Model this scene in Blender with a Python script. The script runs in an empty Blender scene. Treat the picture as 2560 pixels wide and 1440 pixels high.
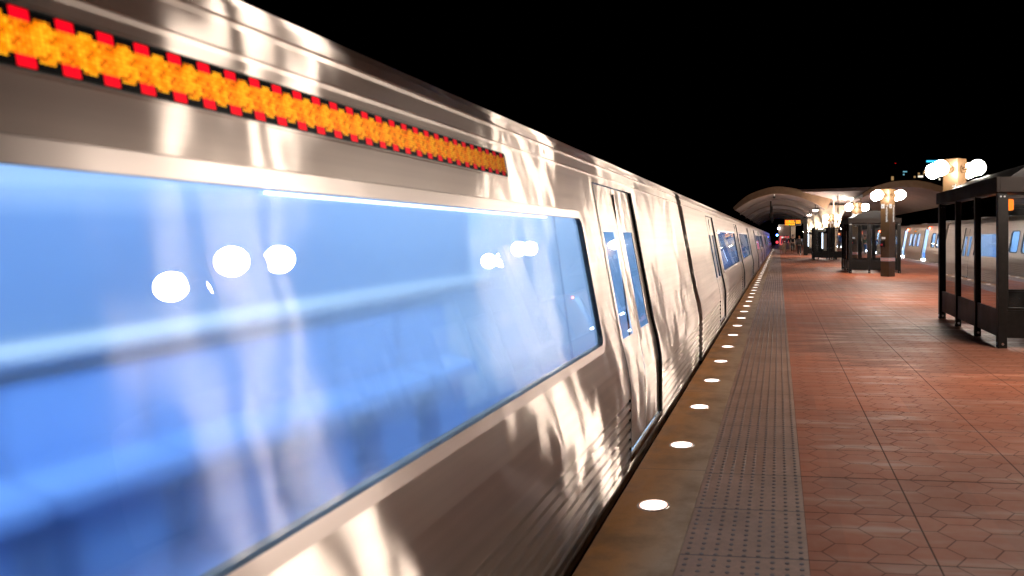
import bpy, bmesh, math, random
from mathutils import Vector, Matrix
random.seed(7)
D = bpy.data
S = bpy.context.scene
COL = S.collection
EYE = 1.517

# ------------------------------------------------------------------ camera
cd = D.cameras.new("Camera"); cam = D.objects.new("Camera", cd); COL.objects.link(cam)
cd.sensor_fit = 'HORIZONTAL'; cd.sensor_width = 36.0; cd.lens = 25.875
YAW = math.radians(6.0)
cam.location = (0, 0, EYE); cam.rotation_euler = (math.radians(90), 0, YAW)
cd.shift_x = -0.1848; cd.shift_y = -0.0492
cd.clip_start = 0.05; cd.clip_end = 3000
cd.dof.use_dof = True; cd.dof.focus_distance = 14.0; cd.dof.aperture_fstop = 2.8
S.camera = cam

# ------------------------------------------------------------------ world, view
w = D.worlds.new("World"); S.world = w; w.use_nodes = True
wn = w.node_tree; bg = wn.nodes["Background"]
sky = wn.nodes.new("ShaderNodeTexSky"); sky.sky_type = 'NISHITA'; sky.sun_disc = False
sky.sun_elevation = math.radians(-8); sky.sun_rotation = math.radians(200)
wn.links.new(sky.outputs[0], bg.inputs[0]); bg.inputs[1].default_value = 0.0006
S.view_settings.view_transform = 'Standard'; S.view_settings.look = 'None'
S.view_settings.exposure = 0.0; S.view_settings.gamma = 1.0
S.cycles.use_denoising = True
try: S.cycles.denoiser = 'OPENIMAGEDENOISE'
except Exception: pass
S.cycles.max_bounces = 10; S.cycles.transparent_max_bounces = 16
S.cycles.sample_clamp_indirect = 8.0
S.cycles.caustics_reflective = True

GLOBE = 185.0          # radiance of the lamp globes
INT = 18.5             # radiance of the strips inside the near train

# ------------------------------------------------------------------ materials
class G:
    """small helper for writing node maths"""
    def __init__(s, mat): s.t = mat.node_tree; s.n = s.t.nodes; s.l = s.t.links
    def node(s, ty, **kw):
        x = s.n.new(ty)
        for k, v in kw.items(): setattr(x, k, v)
        return x
    def put(s, sock, v):
        if hasattr(v, 'links') or isinstance(v, bpy.types.NodeSocket): s.l.new(v, sock)
        else: sock.default_value = v
    def m(s, op, a, b=None, c=None):
        x = s.node("ShaderNodeMath", operation=op); s.put(x.inputs[0], a)
        if b is not None: s.put(x.inputs[1], b)
        if c is not None: s.put(x.inputs[2], c)
        return x.outputs[0]
    def pos(s, kind="Object"):
        return s.node("ShaderNodeTexCoord").outputs[kind]
    def geo(s): return s.node("ShaderNodeNewGeometry").outputs["Position"]
    def sep(s, v):
        x = s.node("ShaderNodeSeparateXYZ"); s.l.new(v, x.inputs[0]); return x.outputs
    def com(s, a, b, c):
        x = s.node("ShaderNodeCombineXYZ"); s.put(x.inputs[0], a); s.put(x.inputs[1], b); s.put(x.inputs[2], c); return x.outputs[0]
    def scale(s, v, sc):
        x = s.node("ShaderNodeVectorMath", operation='MULTIPLY'); s.l.new(v, x.inputs[0]); x.inputs[1].default_value = sc; return x.outputs[0]
    def noise(s, v, sc, det=3.0, rough=0.5):
        x = s.node("ShaderNodeTexNoise"); s.l.new(v, x.inputs["Vector"]); x.inputs["Scale"].default_value = sc
        x.inputs["Detail"].default_value = det; x.inputs["Roughness"].default_value = rough; return x.outputs["Fac"]
    def ramp(s, f, a, b, lo=0.0, hi=1.0):
        x = s.node("ShaderNodeMapRange"); x.clamp = True; s.put(x.inputs[0], f)
        x.inputs[1].default_value = a; x.inputs[2].default_value = b; x.inputs[3].default_value = lo; x.inputs[4].default_value = hi
        return x.outputs[0]
    def mix(s, f, a, b):
        x = s.node("ShaderNodeMix", data_type='RGBA'); s.put(x.inputs[0], f)
        for i, v in ((6, a), (7, b)):
            if isinstance(v, tuple): x.inputs[i].default_value = (*v, 1) if len(v) == 3 else v
            else: s.l.new(v, x.inputs[i])
        return x.outputs[2]
    def bump(s, h, st, dist=1.0, n=None):
        x = s.node("ShaderNodeBump"); s.l.new(h, x.inputs["Height"]); x.inputs["Strength"].default_value = st
        x.inputs["Distance"].default_value = dist
        if n is not None: s.l.new(n, x.inputs["Normal"])
        return x.outputs[0]

def base(name, col=(.5, .5, .5), rough=.5, metal=0.0, spec=.5):
    m = D.materials.new(name); m.use_nodes = True
    b = m.node_tree.nodes["Principled BSDF"]
    b.inputs["Base Color"].default_value = (*col, 1); b.inputs["Roughness"].default_value = rough
    b.inputs["Metallic"].default_value = metal; b.inputs["Specular IOR Level"].default_value = spec
    return m, b, G(m)

def grain(name, c1, c2, sc, rough=.5, metal=0., bump=.1, rr=.15, spec=.5, dist=.01):
    m, b, g = base(name, c1, rough, metal, spec)
    p = g.geo(); n = g.noise(p, sc, 5, .6); n2 = g.noise(p, sc*.13, 3, .5)
    f = g.ramp(g.m('ADD', g.m('MULTIPLY', n, .5), g.m('MULTIPLY', n2, .5)), .38, .62)
    g.l.new(g.mix(f, c1, c2), b.inputs["Base Color"])
    g.l.new(g.ramp(n2, .3, .7, max(.02, rough-rr), min(1, rough+rr)), b.inputs["Roughness"])
    if bump: g.l.new(g.bump(n, bump, dist), b.inputs["Normal"])
    return m

def emit(name, col, st, sample=True):
    m = D.materials.new(name); m.use_nodes = True; t = m.node_tree
    t.nodes.remove(t.nodes["Principled BSDF"]); e = t.nodes.new("ShaderNodeEmission")
    e.inputs[0].default_value = (*col, 1); e.inputs[1].default_value = st
    t.links.new(e.outputs[0], t.nodes["Material Output"].inputs[0])
    if not sample:
        m.cycles.emission_sampling = 'NONE'
    return m

M = {}
def steel(name, col, rough, aniso, wav):
    m, b, g = base(name, col, rough, 1.0)
    p = g.pos("Object")
    big = g.noise(g.scale(p, (1, 1.0, .8)), 2.2, 1.5, .4)
    n1 = g.bump(big, wav, .04)
    d = g.noise(g.scale(p, (1, .12, 9)), 3.0, 2, .5)
    cc = g.mix(g.ramp(d, .35, .75), col, tuple(c*.9 for c in col))
    m.node_tree.nodes.remove(b)
    sh = []
    for rr, an in ((rough, aniso), (rough*.9, 0.0)):
        a = g.node("ShaderNodeBsdfAnisotropic"); a.inputs["Roughness"].default_value = rr; a.inputs["Anisotropy"].default_value = an
        g.l.new(g.com(0.0, 1.0, 0.0), a.inputs["Tangent"]); g.l.new(n1, a.inputs["Normal"]); g.l.new(cc, a.inputs[0]); sh.append(a)
    mx = g.node("ShaderNodeMixShader"); mx.inputs[0].default_value = .25
    g.l.new(sh[0].outputs[0], mx.inputs[1]); g.l.new(sh[1].outputs[0], mx.inputs[2])
    g.l.new(mx.outputs[0], m.node_tree.nodes["Material Output"].inputs[0])
    return m
M['steel'] = steel("brushed_steel", (.77, .675, .615), .43, .965, .30)
M['rim'] = steel("window_rim_metal", (.66, .58, .54), .38, .6, .3)
M['roof'] = steel("roof_metal", (.58, .53, .50), .4, .7, .5)
M['dark'] = grain("dark_rubber", (.012, .012, .013), (.02, .02, .02), 30, .5, 0, .05)
M['under'] = grain("under_floor_black", (.01, .01, .01), (.02, .018, .015), 8, .8, 0, .1)
M['frame'] = grain("shelter_frame_paint", (.008, .007, .006), (.014, .011, .010), 14, .5, 0, .02, .08, .12)
M['roofpaint'] = grain("shelter_roof_paint", (.013, .010, .009), (.018, .013, .011), 10, .65, 0, .02, .1, .08)
M['bronze'] = grain("bronze_panel", (.075, .042, .018), (.095, .054, .024), 6, .42, .55, .02, .08)
M['bolt'] = grain("bolt_metal", (.6, .6, .6), (.5, .5, .5), 40, .3, 1, 0)
M['white'] = grain("white_vinyl", (.8, .8, .78), (.74, .74, .72), 30, .4, 0, 0)
M['signwhite'] = emit("white_letter_glow", (1, .98, .95), .9, False)  # brightness put in as glow; the white letters and plates are no lamps
M['red'] = grain("red_vinyl", (.5, .02, .03), (.45, .02, .03), 30, .4, 0, 0)
M['seat'] = grain("blue_seat_fabric", (.16, .30, .58), (.19, .33, .62), 40, .6, 0, .1)
M['lining'] = grain("interior_panel", (.68, .75, .82), (.64, .72, .80), 3, .35, 0, 0)
M['intfloor'] = grain("interior_floor", (.10, .16, .30), (.13, .19, .34), 60, .7, 0, .05)
M['farwin'] = grain("far_window_glass", (.20, .30, .48), (.26, .38, .56), .8, .2, 0, 0)
M['advert'] = grain("advert_strip", (.75, .85, .9), (.35, .5, .75), 1.1, .4, 0, 0)
M['pole'] = grain("handrail_metal", (.75, .75, .75), (.7, .7, .7), 20, .2, 1, 0)
M['globe'] = emit("lamp_globe_glow", (1.0, .88, .76), GLOBE)
M['strip'] = emit("interior_light_strip", (.68, .86, 1.0), INT)
M['strip2'] = emit("carriage_light_strip", (.66, .85, 1.0), 22.0)
M['edge'] = emit("edge_light_lens", (1.0, .86, .78), 3.5, False)
M['heat'] = emit("heater_glow", (1.0, .20, .015), 2.0)
M['amber'] = emit("amber_led", (1.0, .38, .01), 2.4, False)
M['ledred'] = emit("red_led", (1.0, .01, .01), 2.0, False)
M['ledgreen'] = emit("green_led", (.2, 1.0, .1), 1.6, False)
M['rimglow'] = emit('clipped_rim_glow', (1.0, .42, .28), .75, False)  # orange fringe of the overexposed lens, put in as a glowing ring
M['fillglow'] = emit('added_lamp_glow', (1.0, .88, .76), 60)
M['streakglow'] = emit('reflected_streak_glow', (.8, .9, 1.0), 4, False)
M['blue'] = emit("blue_signal", (.05, .15, 1.0), 50, False)
M['redsig'] = emit("red_signal", (1.0, .06, .08), 2.0, False)
M['redlamp'] = emit("red_door_lamp", (1.0, .08, .03), 120)
M['lamp_and_glare'] = emit("white_lamp_and_glare", (.85, .92, 1.0), 60)
M['uplight'] = emit("uplight_glow", (1.0, .88, .72), 210)
M['tube'] = emit("reflected_strip_glow", (.75, .85, 1.0), 4, False)  # no light tube: glow for light reflected on the poster cases
M['winwarm'] = emit("warm_lit_window", (1.0, .6, .25), .35, False)
M['wincool'] = emit("cool_lit_window", (.3, .8, 1.0), .5, False)
M['winwhite'] = emit("white_lit_window", (1.0, .9, .7), 1.2, False)
M['cyan'] = emit("cyan_roof_sign", (.05, .55, .9), 1.6, False)
M['concrete'] = grain("canopy_concrete", (.20, .145, .125), (.26, .19, .165), 1.2, .75, 0, .15, .1, .3, .02)
M['fascia'] = grain("fascia_concrete", (.17, .10, .055), (.24, .145, .08), 3, .8, 0, .15)
M['cream'] = grain("cream_concrete", (.50, .40, .29), (.58, .47, .35), 2, .7, 0, .1)
M['brickbeige'] = grain("tan_wall", (.30, .20, .15), (.36, .25, .19), 5, .8, 0, .1)
M['ground'] = grain("ballast", (.02, .018, .016), (.04, .035, .03), 12, .9, 0, .4)
M['building'] = grain("night_building", (.012, .013, .016), (.02, .02, .024), .2, .8, 0, 0)
M['skin'] = grain("skin", (.45, .25, .17), (.5, .29, .2), 20, .5, 0, 0)
def cloth(n, c): M[n] = grain(n, c, tuple(x*.8 for x in c), 30, .8, 0, .1)
cloth("navy_cloth", (.015, .03, .12)); cloth("tan_cloth", (.45, .30, .18)); cloth("black_cloth", (.008, .008, .01))
cloth("grey_cloth", (.30, .34, .40)); cloth("red_cloth", (.22, .02, .03)); cloth("green_cloth", (.04, .07, .04))
cloth("jeans_cloth", (.03, .10, .25)); cloth("hair_dark", (.02, .012, .008)); cloth("hair_auburn", (.30, .11, .04)); cloth("shoe_pale", (.6, .5, .5))

def thin_glass(name, tint, rough=0.0, dirt=.0):
    m = D.materials.new(name); m.use_nodes = True; g = G(m); t = m.node_tree
    t.nodes.remove(t.nodes["Principled BSDF"])
    fr = g.node("ShaderNodeFresnel"); fr.inputs[0].default_value = 1.5
    tr = g.node("ShaderNodeBsdfTransparent"); tr.inputs[0].default_value = (*tint, 1)
    gl = g.node("ShaderNodeBsdfGlossy"); gl.inputs["Roughness"].default_value = rough
    mx = g.node("ShaderNodeMixShader"); g.l.new(fr.outputs[0], mx.inputs[0]); g.l.new(tr.outputs[0], mx.inputs[1]); g.l.new(gl.outputs[0], mx.inputs[2])
    out = mx.outputs[0]
    if dirt:
        df = g.node("ShaderNodeBsdfDiffuse"); df.inputs[0].default_value = (.6, .6, .6, 1)
        m2 = g.node("ShaderNodeMixShader")
        f = g.ramp(g.noise(g.scale(g.geo(), (1, 1, .3)), 7, 5, .65), .45, .8, .004, dirt*.6)
        g.l.new(f, m2.inputs[0]); g.l.new(out, m2.inputs[1]); g.l.new(df.outputs[0], m2.inputs[2]); out = m2.outputs[0]
    g.l.new(out, t.nodes["Material Output"].inputs[0])
    return m
M['glass'] = thin_glass("shelter_glass", (.86, .90, .92), .0, .06)
M['carglass'] = thin_glass("carriage_glass", (.55, .72, .92), .0)
M['doorglass'] = thin_glass("door_glass", (.35, .48, .62), .02)

def smear_glass(name):
    """window glass whose random normals smear the view like motion; glossy outside"""
    m = D.materials.new(name); m.use_nodes = True; g = G(m); t = m.node_tree
    t.nodes.remove(t.nodes["Principled BSDF"])
    ge = g.node("ShaderNodeNewGeometry")
    wnz = g.node("ShaderNodeTexWhiteNoise", noise_dimensions='3D'); g.l.new(ge.outputs["Position"], wnz.inputs["Vector"])
    r1 = g.sep(wnz.outputs["Color"])
    k = g.m('MULTIPLY', g.m('SUBTRACT', g.m('ADD', r1[0], r1[1]), 1.0), 2.2)
    off = g.com(0.0, k, 0.0)
    va = g.node("ShaderNodeVectorMath", operation='ADD'); g.l.new(ge.outputs["Normal"], va.inputs[0]); g.l.new(off, va.inputs[1])
    vn = g.node("ShaderNodeVectorMath", operation='NORMALIZE'); g.l.new(va.outputs[0], vn.inputs[0])
    rf = g.node("ShaderNodeBsdfRefraction"); rf.inputs["Color"].default_value = (.82, .90, 1, 1)
    rf.inputs["Roughness"].default_value = .12; rf.inputs["IOR"].default_value = 1.4; g.l.new(vn.outputs[0], rf.inputs["Normal"])
    gl = g.node("ShaderNodeBsdfGlossy"); gl.inputs["Roughness"].default_value = .0
    fr = g.node("ShaderNodeFresnel"); fr.inputs[0].default_value = 1.5
    mx = g.node("ShaderNodeMixShader"); g.l.new(fr.outputs[0], mx.inputs[0]); g.l.new(rf.outputs[0], mx.inputs[1]); g.l.new(gl.outputs[0], mx.inputs[2])
    film = g.node("ShaderNodeBsdfAnisotropic"); film.inputs["Roughness"].default_value = .44; film.inputs["Anisotropy"].default_value = .95
    film.inputs[0].default_value = (.9, .85, .8, 1); g.l.new(g.com(0.0, 1.0, 0.0), film.inputs["Tangent"])
    wv = g.bump(g.noise(g.pos("Object"), 2.2, 1.5, .4), .32, .035); g.l.new(wv, film.inputs["Normal"])
    m3 = g.node("ShaderNodeMixShader"); m3.inputs[0].default_value = .15
    g.l.new(mx.outputs[0], m3.inputs[1]); g.l.new(film.outputs[0], m3.inputs[2])
    g.l.new(m3.outputs[0], t.nodes["Material Output"].inputs[0])
    return m
M['smear_glass'] = smear_glass("smeared_window_glass")

def tile_floor():
    m, b, g = base("hexagon_clay_tiles", (.3, .1, .05), .5, .0, .25)
    P = g.sep(g.geo()); X = g.m('SUBTRACT', P[0], 0.141); Y = g.m('ADD', P[1], 0.164)
    px, py, w1 = .2025, .2033, .066; w2 = px - w1
    def cell(ox, oy):
        u = g.m('SUBTRACT', g.m('FLOORED_MODULO', g.m('ADD', X, ox), 2*px), px)
        v = g.m('SUBTRACT', g.m('FLOORED_MODULO', g.m('ADD', Y, oy), py), py/2)
        au = g.m('ABSOLUTE', u); av = g.m('ABSOLUTE', v)
        a = g.m('MULTIPLY', g.m('SUBTRACT', py/2, av), 1.0)
        bb = g.m('SUBTRACT', w2, g.m('ADD', au, g.m('MULTIPLY', av, (w2-w1)*2/py)))
        bb = g.m('MULTIPLY', bb, .83)
        return g.m('MINIMUM', a, bb)
    d = g.m('ABSOLUTE', g.m('MAXIMUM', cell(0, 0), cell(px, py/2)))
    hexl = g.ramp(d, .0012, .0048, 1.0, 0.0)
    def line(c, per, off, wd):
        v = g.m('ABSOLUTE', g.m('SUBTRACT', g.m('FLOORED_MODULO', g.m('ADD', c, off), per), per/2))
        return g.ramp(v, wd*.4, wd, 1.0, 0.0)
    sy = line(Y, .61, .305, .0055); sx = line(X, .81, .618, .006)
    sy2 = line(Y, 4.88, 2.44, .010)
    seam = g.m('MAXIMUM', g.m('MAXIMUM', sy, sx), sy2)
    grout = g.m('MAXIMUM', g.m('MULTIPLY', hexl, .85), seam)
    p = g.geo()
    n = g.noise(p, .9, 4, .6); n2 = g.noise(p, 9, 5, .7); n3 = g.noise(g.scale(p, (.5, 2.5, 1)), 1.6, 4, .6)
    # slab to slab differences
    cell_id = g.com(g.m('FLOOR', g.m('DIVIDE', g.m('ADD', X, .618), .81)), g.m('FLOOR', g.m('DIVIDE', Y, .61)), 0.0)
    wnz = g.node("ShaderNodeTexWhiteNoise", noise_dimensions='3D'); g.l.new(cell_id, wnz.inputs["Vector"])
    slab = wnz.outputs["Value"]
    c = g.mix(g.ramp(n, .35, .65), (.45, .125, .055), (.36, .092, .036))
    c = g.mix(g.m('MULTIPLY', slab, .6), c, (.27, .08, .04))
    c = g.mix(g.ramp(n2, .4, .8, 0, .35), c, (.43, .20, .12))
    c = g.mix(g.ramp(n3, .56, .70, 0, .42), c, (.50, .32, .24))        # pale salt marks
    nd = g.noise(g.scale(p, (.8, .55, 1)), .55, 3, .5)
    c = g.mix(g.ramp(nd, .60, .70, 0, .6), c, (.17, .075, .05))          # grimy patches
    dx = g.m('DIVIDE', g.m('SUBTRACT', P[0], 2.3), 2.1); dy = g.m('DIVIDE', g.m('SUBTRACT', P[1], 10.6), 2.6)
    rad = g.m('ADD', g.m('SQRT', g.m('ADD', g.m('MULTIPLY', dx, dx), g.m('MULTIPLY', dy, dy))), g.m('MULTIPLY', g.m('SUBTRACT', n3, .5), 1.4))
    c = g.mix(g.ramp(rad, .75, 1.0, .7, 0), c, (.15, .062, .04))         # long stain in front of the near shelter
    c = g.mix(g.m('MULTIPLY', grout, .9), c, (.05, .022, .016))
    g.l.new(c, b.inputs["Base Color"])
    r = g.ramp(n3, .3, .7, .75, .48)
    g.l.new(g.m('ADD', r, g.m('MULTIPLY', grout, .3)), b.inputs["Roughness"])
    h = g.m('SUBTRACT', g.m('MULTIPLY', n2, .25), grout)
    g.l.new(g.bump(h, .5, .004), b.inputs["Normal"])
    return m
M['tile'] = tile_floor()

def granite():
    m, b, g = base("granite_edge_stone", (.3, .2, .12), .5)
    p = g.geo(); P = g.sep(p)
    n = g.noise(p, 160, 3, .7); n2 = g.noise(g.scale(p, (1, .45, 1)), 5, 5, .6)
    # the stone's worn inner half is greyer; the boundary wanders
    side = g.m('ADD', P[0], g.m('MULTIPLY', n2, .35))
    c = g.mix(g.ramp(side, -.62, -.36), (.52, .215, .045), (.46, .30, .19))
    c = g.mix(g.ramp(n, .35, .7, 0, .4), c, (.20, .11, .05))
    c = g.mix(g.ramp(g.noise(p, 3.1, 5, .65), .45, .66, 0, .75), c, (.20, .095, .035))
    sm = g.m('ABSOLUTE', g.m('SUBTRACT', g.m('FLOORED_MODULO', g.m('ADD', P[1], 1.33), 2.44), 1.22))
    s = g.ramp(sm, .003, .006, 1, 0)
    c = g.mix(g.m('MULTIPLY', s, .8), c, (.04, .025, .018))
    g.l.new(c, b.inputs["Base Color"]); g.l.new(g.ramp(n2, .3, .7, .35, .6), b.inputs["Roughness"])
    g.l.new(g.bump(g.m('SUBTRACT', n, s), .35, .002), b.inputs["Normal"])
    return m
M['granite'] = granite()

def tactile(name, dark):
    m, b, g = base(name, (.2, .13, .1), .5)
    p = g.geo(); P = g.sep(p)
    n = g.noise(p, 30, 5, .7); n2 = g.noise(p, 1.7, 4, .6)
    if dark: c = g.mix(g.ramp(n, .35, .7), (.17, .12, .11), (.22, .15, .13))
    else:
        c = g.mix(g.ramp(n2, .35, .68), (.42, .225, .15), (.32, .175, .12))
        c = g.mix(g.ramp(n, .4, .75, 0, .5), c, (.13, .09, .075))
        s = g.m('ABSOLUTE', g.m('SUBTRACT', g.m('FLOORED_MODULO', g.m('ADD', P[1], .469), .61), .305))
        c = g.mix(g.ramp(s, .003, .008, .85, 0), c, (.04, .03, .028))
    g.l.new(c, b.inputs["Base Color"]); g.l.new(g.ramp(n2, .3, .7, .35, .6), b.inputs["Roughness"])
    g.l.new(g.bump(n, .15, .002), b.inputs["Normal"])
    return m
M['tactile'] = tactile("warning_tile", False); M['dome'] = tactile("warning_tile_dome", True)

def led_shader():
    """dot matrix: amber dots with a red block every 8 cm"""
    m = D.materials.new("led_dot_matrix"); m.use_nodes = True; g = G(m); t = m.node_tree
    t.nodes.remove(t.nodes["Principled BSDF"])
    P = g.sep(g.pos("Object")); Y, Z = P[1], P[2]      # object origin = centre of the strip
    pit = .0084
    fy = g.m('SUBTRACT', g.m('FLOORED_MODULO', Y, pit), pit/2); fz = g.m('SUBTRACT', g.m('FLOORED_MODULO', Z, pit), pit/2)
    r = g.m('SQRT', g.m('ADD', g.m('MULTIPLY', fy, fy), g.m('MULTIPLY', fz, fz)))
    dot = g.ramp(r, pit*.36, pit*.5, 1, .22)
    iy = g.m('FLOOR', g.m('DIVIDE', Y, pit)); iz = g.m('FLOOR', g.m('DIVIDE', Z, pit))
    wnz = g.node("ShaderNodeTexWhiteNoise", noise_dimensions='2D')
    g.l.new(g.com(g.m('FLOORED_MODULO', iy, 19.0), iz, 0.0), wnz.inputs["Vector"])
    on = g.m('GREATER_THAN', wnz.outputs["Value"], .12)
    az = g.m('ABSOLUTE', Z)
    my = g.m('FLOORED_MODULO', Y, .0798)
    inamber = g.m('LESS_THAN', az, .0295)
    hy = g.m('GREATER_THAN', my, .040)
    bump_ = g.m('MULTIPLY', g.m('LESS_THAN', az, .0379), g.m('MULTIPLY', hy, g.m('LESS_THAN', my, .068)))
    amb = g.m('MAXIMUM', inamber, bump_)
    redz = g.m('MULTIPLY', g.m('LESS_THAN', my, .0330), g.m('LESS_THAN', az, .0505))
    red = g.m('MULTIPLY', redz, g.m('SUBTRACT', 1.0, inamber))
    ca = g.mix(g.ramp(wnz.outputs["Value"], .2, 1), (1, .22, .0), (1, .42, .01))
    ca = g.mix(g.m('MULTIPLY', redz, .45), ca, (1, .12, .0))
    stren = g.m('ADD', g.m('MULTIPLY', g.m('MULTIPLY', amb, g.m('ADD', g.m('MULTIPLY', on, .42), .58)), g.m('MULTIPLY', dot, 1.9)), g.m('MULTIPLY', red, 1.3))
    stren = g.m('MULTIPLY', stren, g.ramp(Y, .0, 1.5, 1.0, .3))
    e = g.node("ShaderNodeEmission"); g.l.new(g.mix(red, ca, (1, .0, .012)), e.inputs[0]); g.l.new(stren, e.inputs[1])
    gl = g.node("ShaderNodeBsdfGlossy"); gl.inputs["Roughness"].default_value = .25; gl.inputs[0].default_value = (.06, .06, .06, 1)
    a = g.node("ShaderNodeAddShader"); g.l.new(e.outputs[0], a.inputs[0]); g.l.new(gl.outputs[0], a.inputs[1])
    g.l.new(a.outputs[0], t.nodes["Material Output"].inputs[0]); m.cycles.emission_sampling = 'NONE'
    return m
M['led'] = led_shader()

# ------------------------------------------------------------------ mesh helpers
class MB:
    def __init__(s): s.v = []; s.f = []; s.mi = []; s.sm = []
    def add(s, vs, fs, mi=0, smooth=False):
        o = len(s.v); s.v += [tuple(v) for v in vs]
        for f in fs: s.f.append([i+o for i in f]); s.mi.append(mi); s.sm.append(smooth)
        return s
    def quad(s, a, b, c, d, mi=0): return s.add([a, b, c, d], [(0, 1, 2, 3)], mi)
    def box(s, x0, x1, y0, y1, z0, z1, mi=0, bev=0.0):
        if bev <= 0:
            v = [(x, y, z) for z in (z0, z1) for y in (y0, y1) for x in (x0, x1)]
            return s.add(v, [(0, 2, 3, 1), (4, 5, 7, 6), (0, 1, 5, 4), (2, 6, 7, 3), (0, 4, 6, 2), (1, 3, 7, 5)], mi)
        bm = bmesh.new(); bmesh.ops.create_cube(bm, size=1)
        for v in bm.verts: v.co = Vector(((x0+x1)/2+v.co.x*(x1-x0), (y0+y1)/2+v.co.y*(y1-y0), (z0+z1)/2+v.co.z*(z1-z0)))
        bmesh.ops.bevel(bm, geom=bm.edges[:], offset=bev, segments=2, affect='EDGES', profile=.6)
        bm.verts.ensure_lookup_table()
        s.add([v.co for v in bm.verts], [[v.index for v in f.verts] for f in bm.faces], mi); bm.free(); return s
    def tube(s, a, b, r0, r1=None, n=12, mi=0, cap=True):
        a = Vector(a); b = Vector(b); r1 = r0 if r1 is None else r1
        d = (b-a).normalized(); u = d.orthogonal().normalized(); w_ = d.cross(u)
        vs = []
        for c, r in ((a, r0), (b, r1)):
            for k in range(n):
                t = 2*math.pi*k/n; vs.append(c + u*math.cos(t)*r + w_*math.sin(t)*r)
        s.add(vs, [(k, (k+1) % n, n+(k+1) % n, n+k) for k in range(n)], mi, True)
        if cap: s.add(vs, [list(range(n))[::-1], list(range(n, 2*n))], mi)
        return s
    def sphere(s, c, r, mi=0, nu=24, nv=14, sz=1.0):
        vs = []; fs = []
        for j in range(nv+1):
            ph = math.pi*j/nv
            for i in range(nu):
                t = 2*math.pi*i/nu
                vs.append((c[0]+r*math.sin(ph)*math.cos(t), c[1]+r*math.sin(ph)*math.sin(t), c[2]+r*sz*math.cos(ph)))
        for j in range(nv):
            for i in range(nu): fs.append((j*nu+i, (j+1)*nu+i, (j+1)*nu+(i+1) % nu, j*nu+(i+1) % nu))
        return s.add(vs, fs, mi, True)
    def build(s, name, mats, parent=None, loc=None):
        me = D.meshes.new(name); me.from_pydata(s.v, [], s.f)
        if not isinstance(mats, (list, tuple)): mats = [mats]
        for m in mats: me.materials.append(M[m] if isinstance(m, str) else m)
        me.polygons.foreach_set("material_index", s.mi); me.polygons.foreach_set("use_smooth", s.sm)
        me.update(); o = D.objects.new(name, me); COL.objects.link(o)
        if parent is not None: o.parent = parent
        if loc is not None: o.location = loc
        return o

def tag(o, label=None, cat=None, group=None, kind=None):
    if label: o['label'] = label
    if cat: o['category'] = cat
    if group: o['group'] = group
    if kind: o['kind'] = kind
    return o
def empty(name, loc=(0, 0, 0), rz=0.0):
    o = D.objects.new(name, None); COL.objects.link(o); o.location = loc; o.rotation_euler = (0, 0, rz); o.empty_display_size = .2
    return o
def copy_tree(o, parent=None):
    c = o.copy(); COL.objects.link(c)
    if parent is not None: c.parent = parent
    for ch in [x for x in KIDS(o)]: copy_tree(ch, c)
    return c
_kids = {}
def KIDS(o):
    return list(o.children)
def text_obj(txt, size, name, mat, parent, matrix, align='LEFT', depth=.002):
    cu = D.curves.new("t", 'FONT'); cu.body = txt; cu.size = size; cu.align_x = align; cu.extrude = depth; cu.resolution_u = 3
    cu.offset = size*.006
    to = D.objects.new("t", cu); COL.objects.link(to)
    bpy.context.view_layer.update()
    me = D.meshes.new_from_object(to.evaluated_get(bpy.context.evaluated_depsgraph_get()))
    D.objects.remove(to); D.curves.remove(cu)
    me.materials.clear(); me.materials.append(M[mat]); me.name = name
    o = D.objects.new(name, me); COL.objects.link(o); o.parent = parent; o.matrix_local = matrix
    return o

# ------------------------------------------------------------------ setting
XL, XR = -0.924, 9.33       # platform edges
Y0, Y1 = -14.0, 150.0
GW, TW = .455, .61
tag(MB().quad((-1500, -300, -1.15), (1500, -300, -1.15), (1500, 2800, -1.15), (-1500, 2800, -1.15)).build('ground', 'ground'), kind='structure')
tag(MB().box(XL+.004, XR-.004, Y0, Y1, -1.15, -.03).build('platform_base', 'under'), kind='structure')
tag(MB().box(XL+GW+TW+.002, XR-GW-TW-.002, Y0, Y1, -.03, 0.0).build('platform_floor', 'tile'), kind='structure')
for nm, x0, x1, mt in (('granite_edge', XL, XL+GW-.003, 'granite'), ('granite_edge', XR-GW+.003, XR, 'granite')):
    b_ = MB().box(x0, x1, Y0, Y1, -.16, 0.0, 0, .006)
    tag(b_.build(nm, mt), kind='structure')
def domes(x0, y0, y1, name):
    b_ = MB(); b_.box(x0, x0+TW, Y0, Y1, -.03, 0.001)
    nx = 9; pt = TW/nx; py_ = .061; n = 8
    y = y0+py_/2
    while y < y1:
        for i in range(nx):
            cx = x0+pt*(i+.5)
            vs = []
            for r, z in ((.0125, .001), (.0085, .0052)):
                for k in range(n):
                    t = 2*math.pi*k/n; vs.append((cx+r*math.cos(t), y+r*math.sin(t), z))
            fs = [(k, (k+1) % n, n+(k+1) % n, n+k) for k in range(n)]+[list(range(n, 2*n))]
            b_.add(vs, fs, 1, False)
        y += py_
    return tag(b_.build(name, ['tactile', 'dome']), kind='structure')
domes(XL+GW, 2.379, 60.0, 'tactile_strip')
domes(XR-GW-TW, 14.0, 40.0, 'tactile_strip')

# rails beside the platform
for cx in (-2.5, 10.9):
    for dx in (-.72, .72):
        b_ = MB(); b_.box(cx+dx-.035, cx+dx+.035, Y0, 260, -1.03, -.99); b_.box(cx+dx-.012, cx+dx+.012, Y0, 260, -1.13, -1.03); b_.box(cx+dx-.07, cx+dx+.07, Y0, 260, -1.149, -1.13)
        tag(b_.build('rail', 'bolt'), kind='structure')

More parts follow.
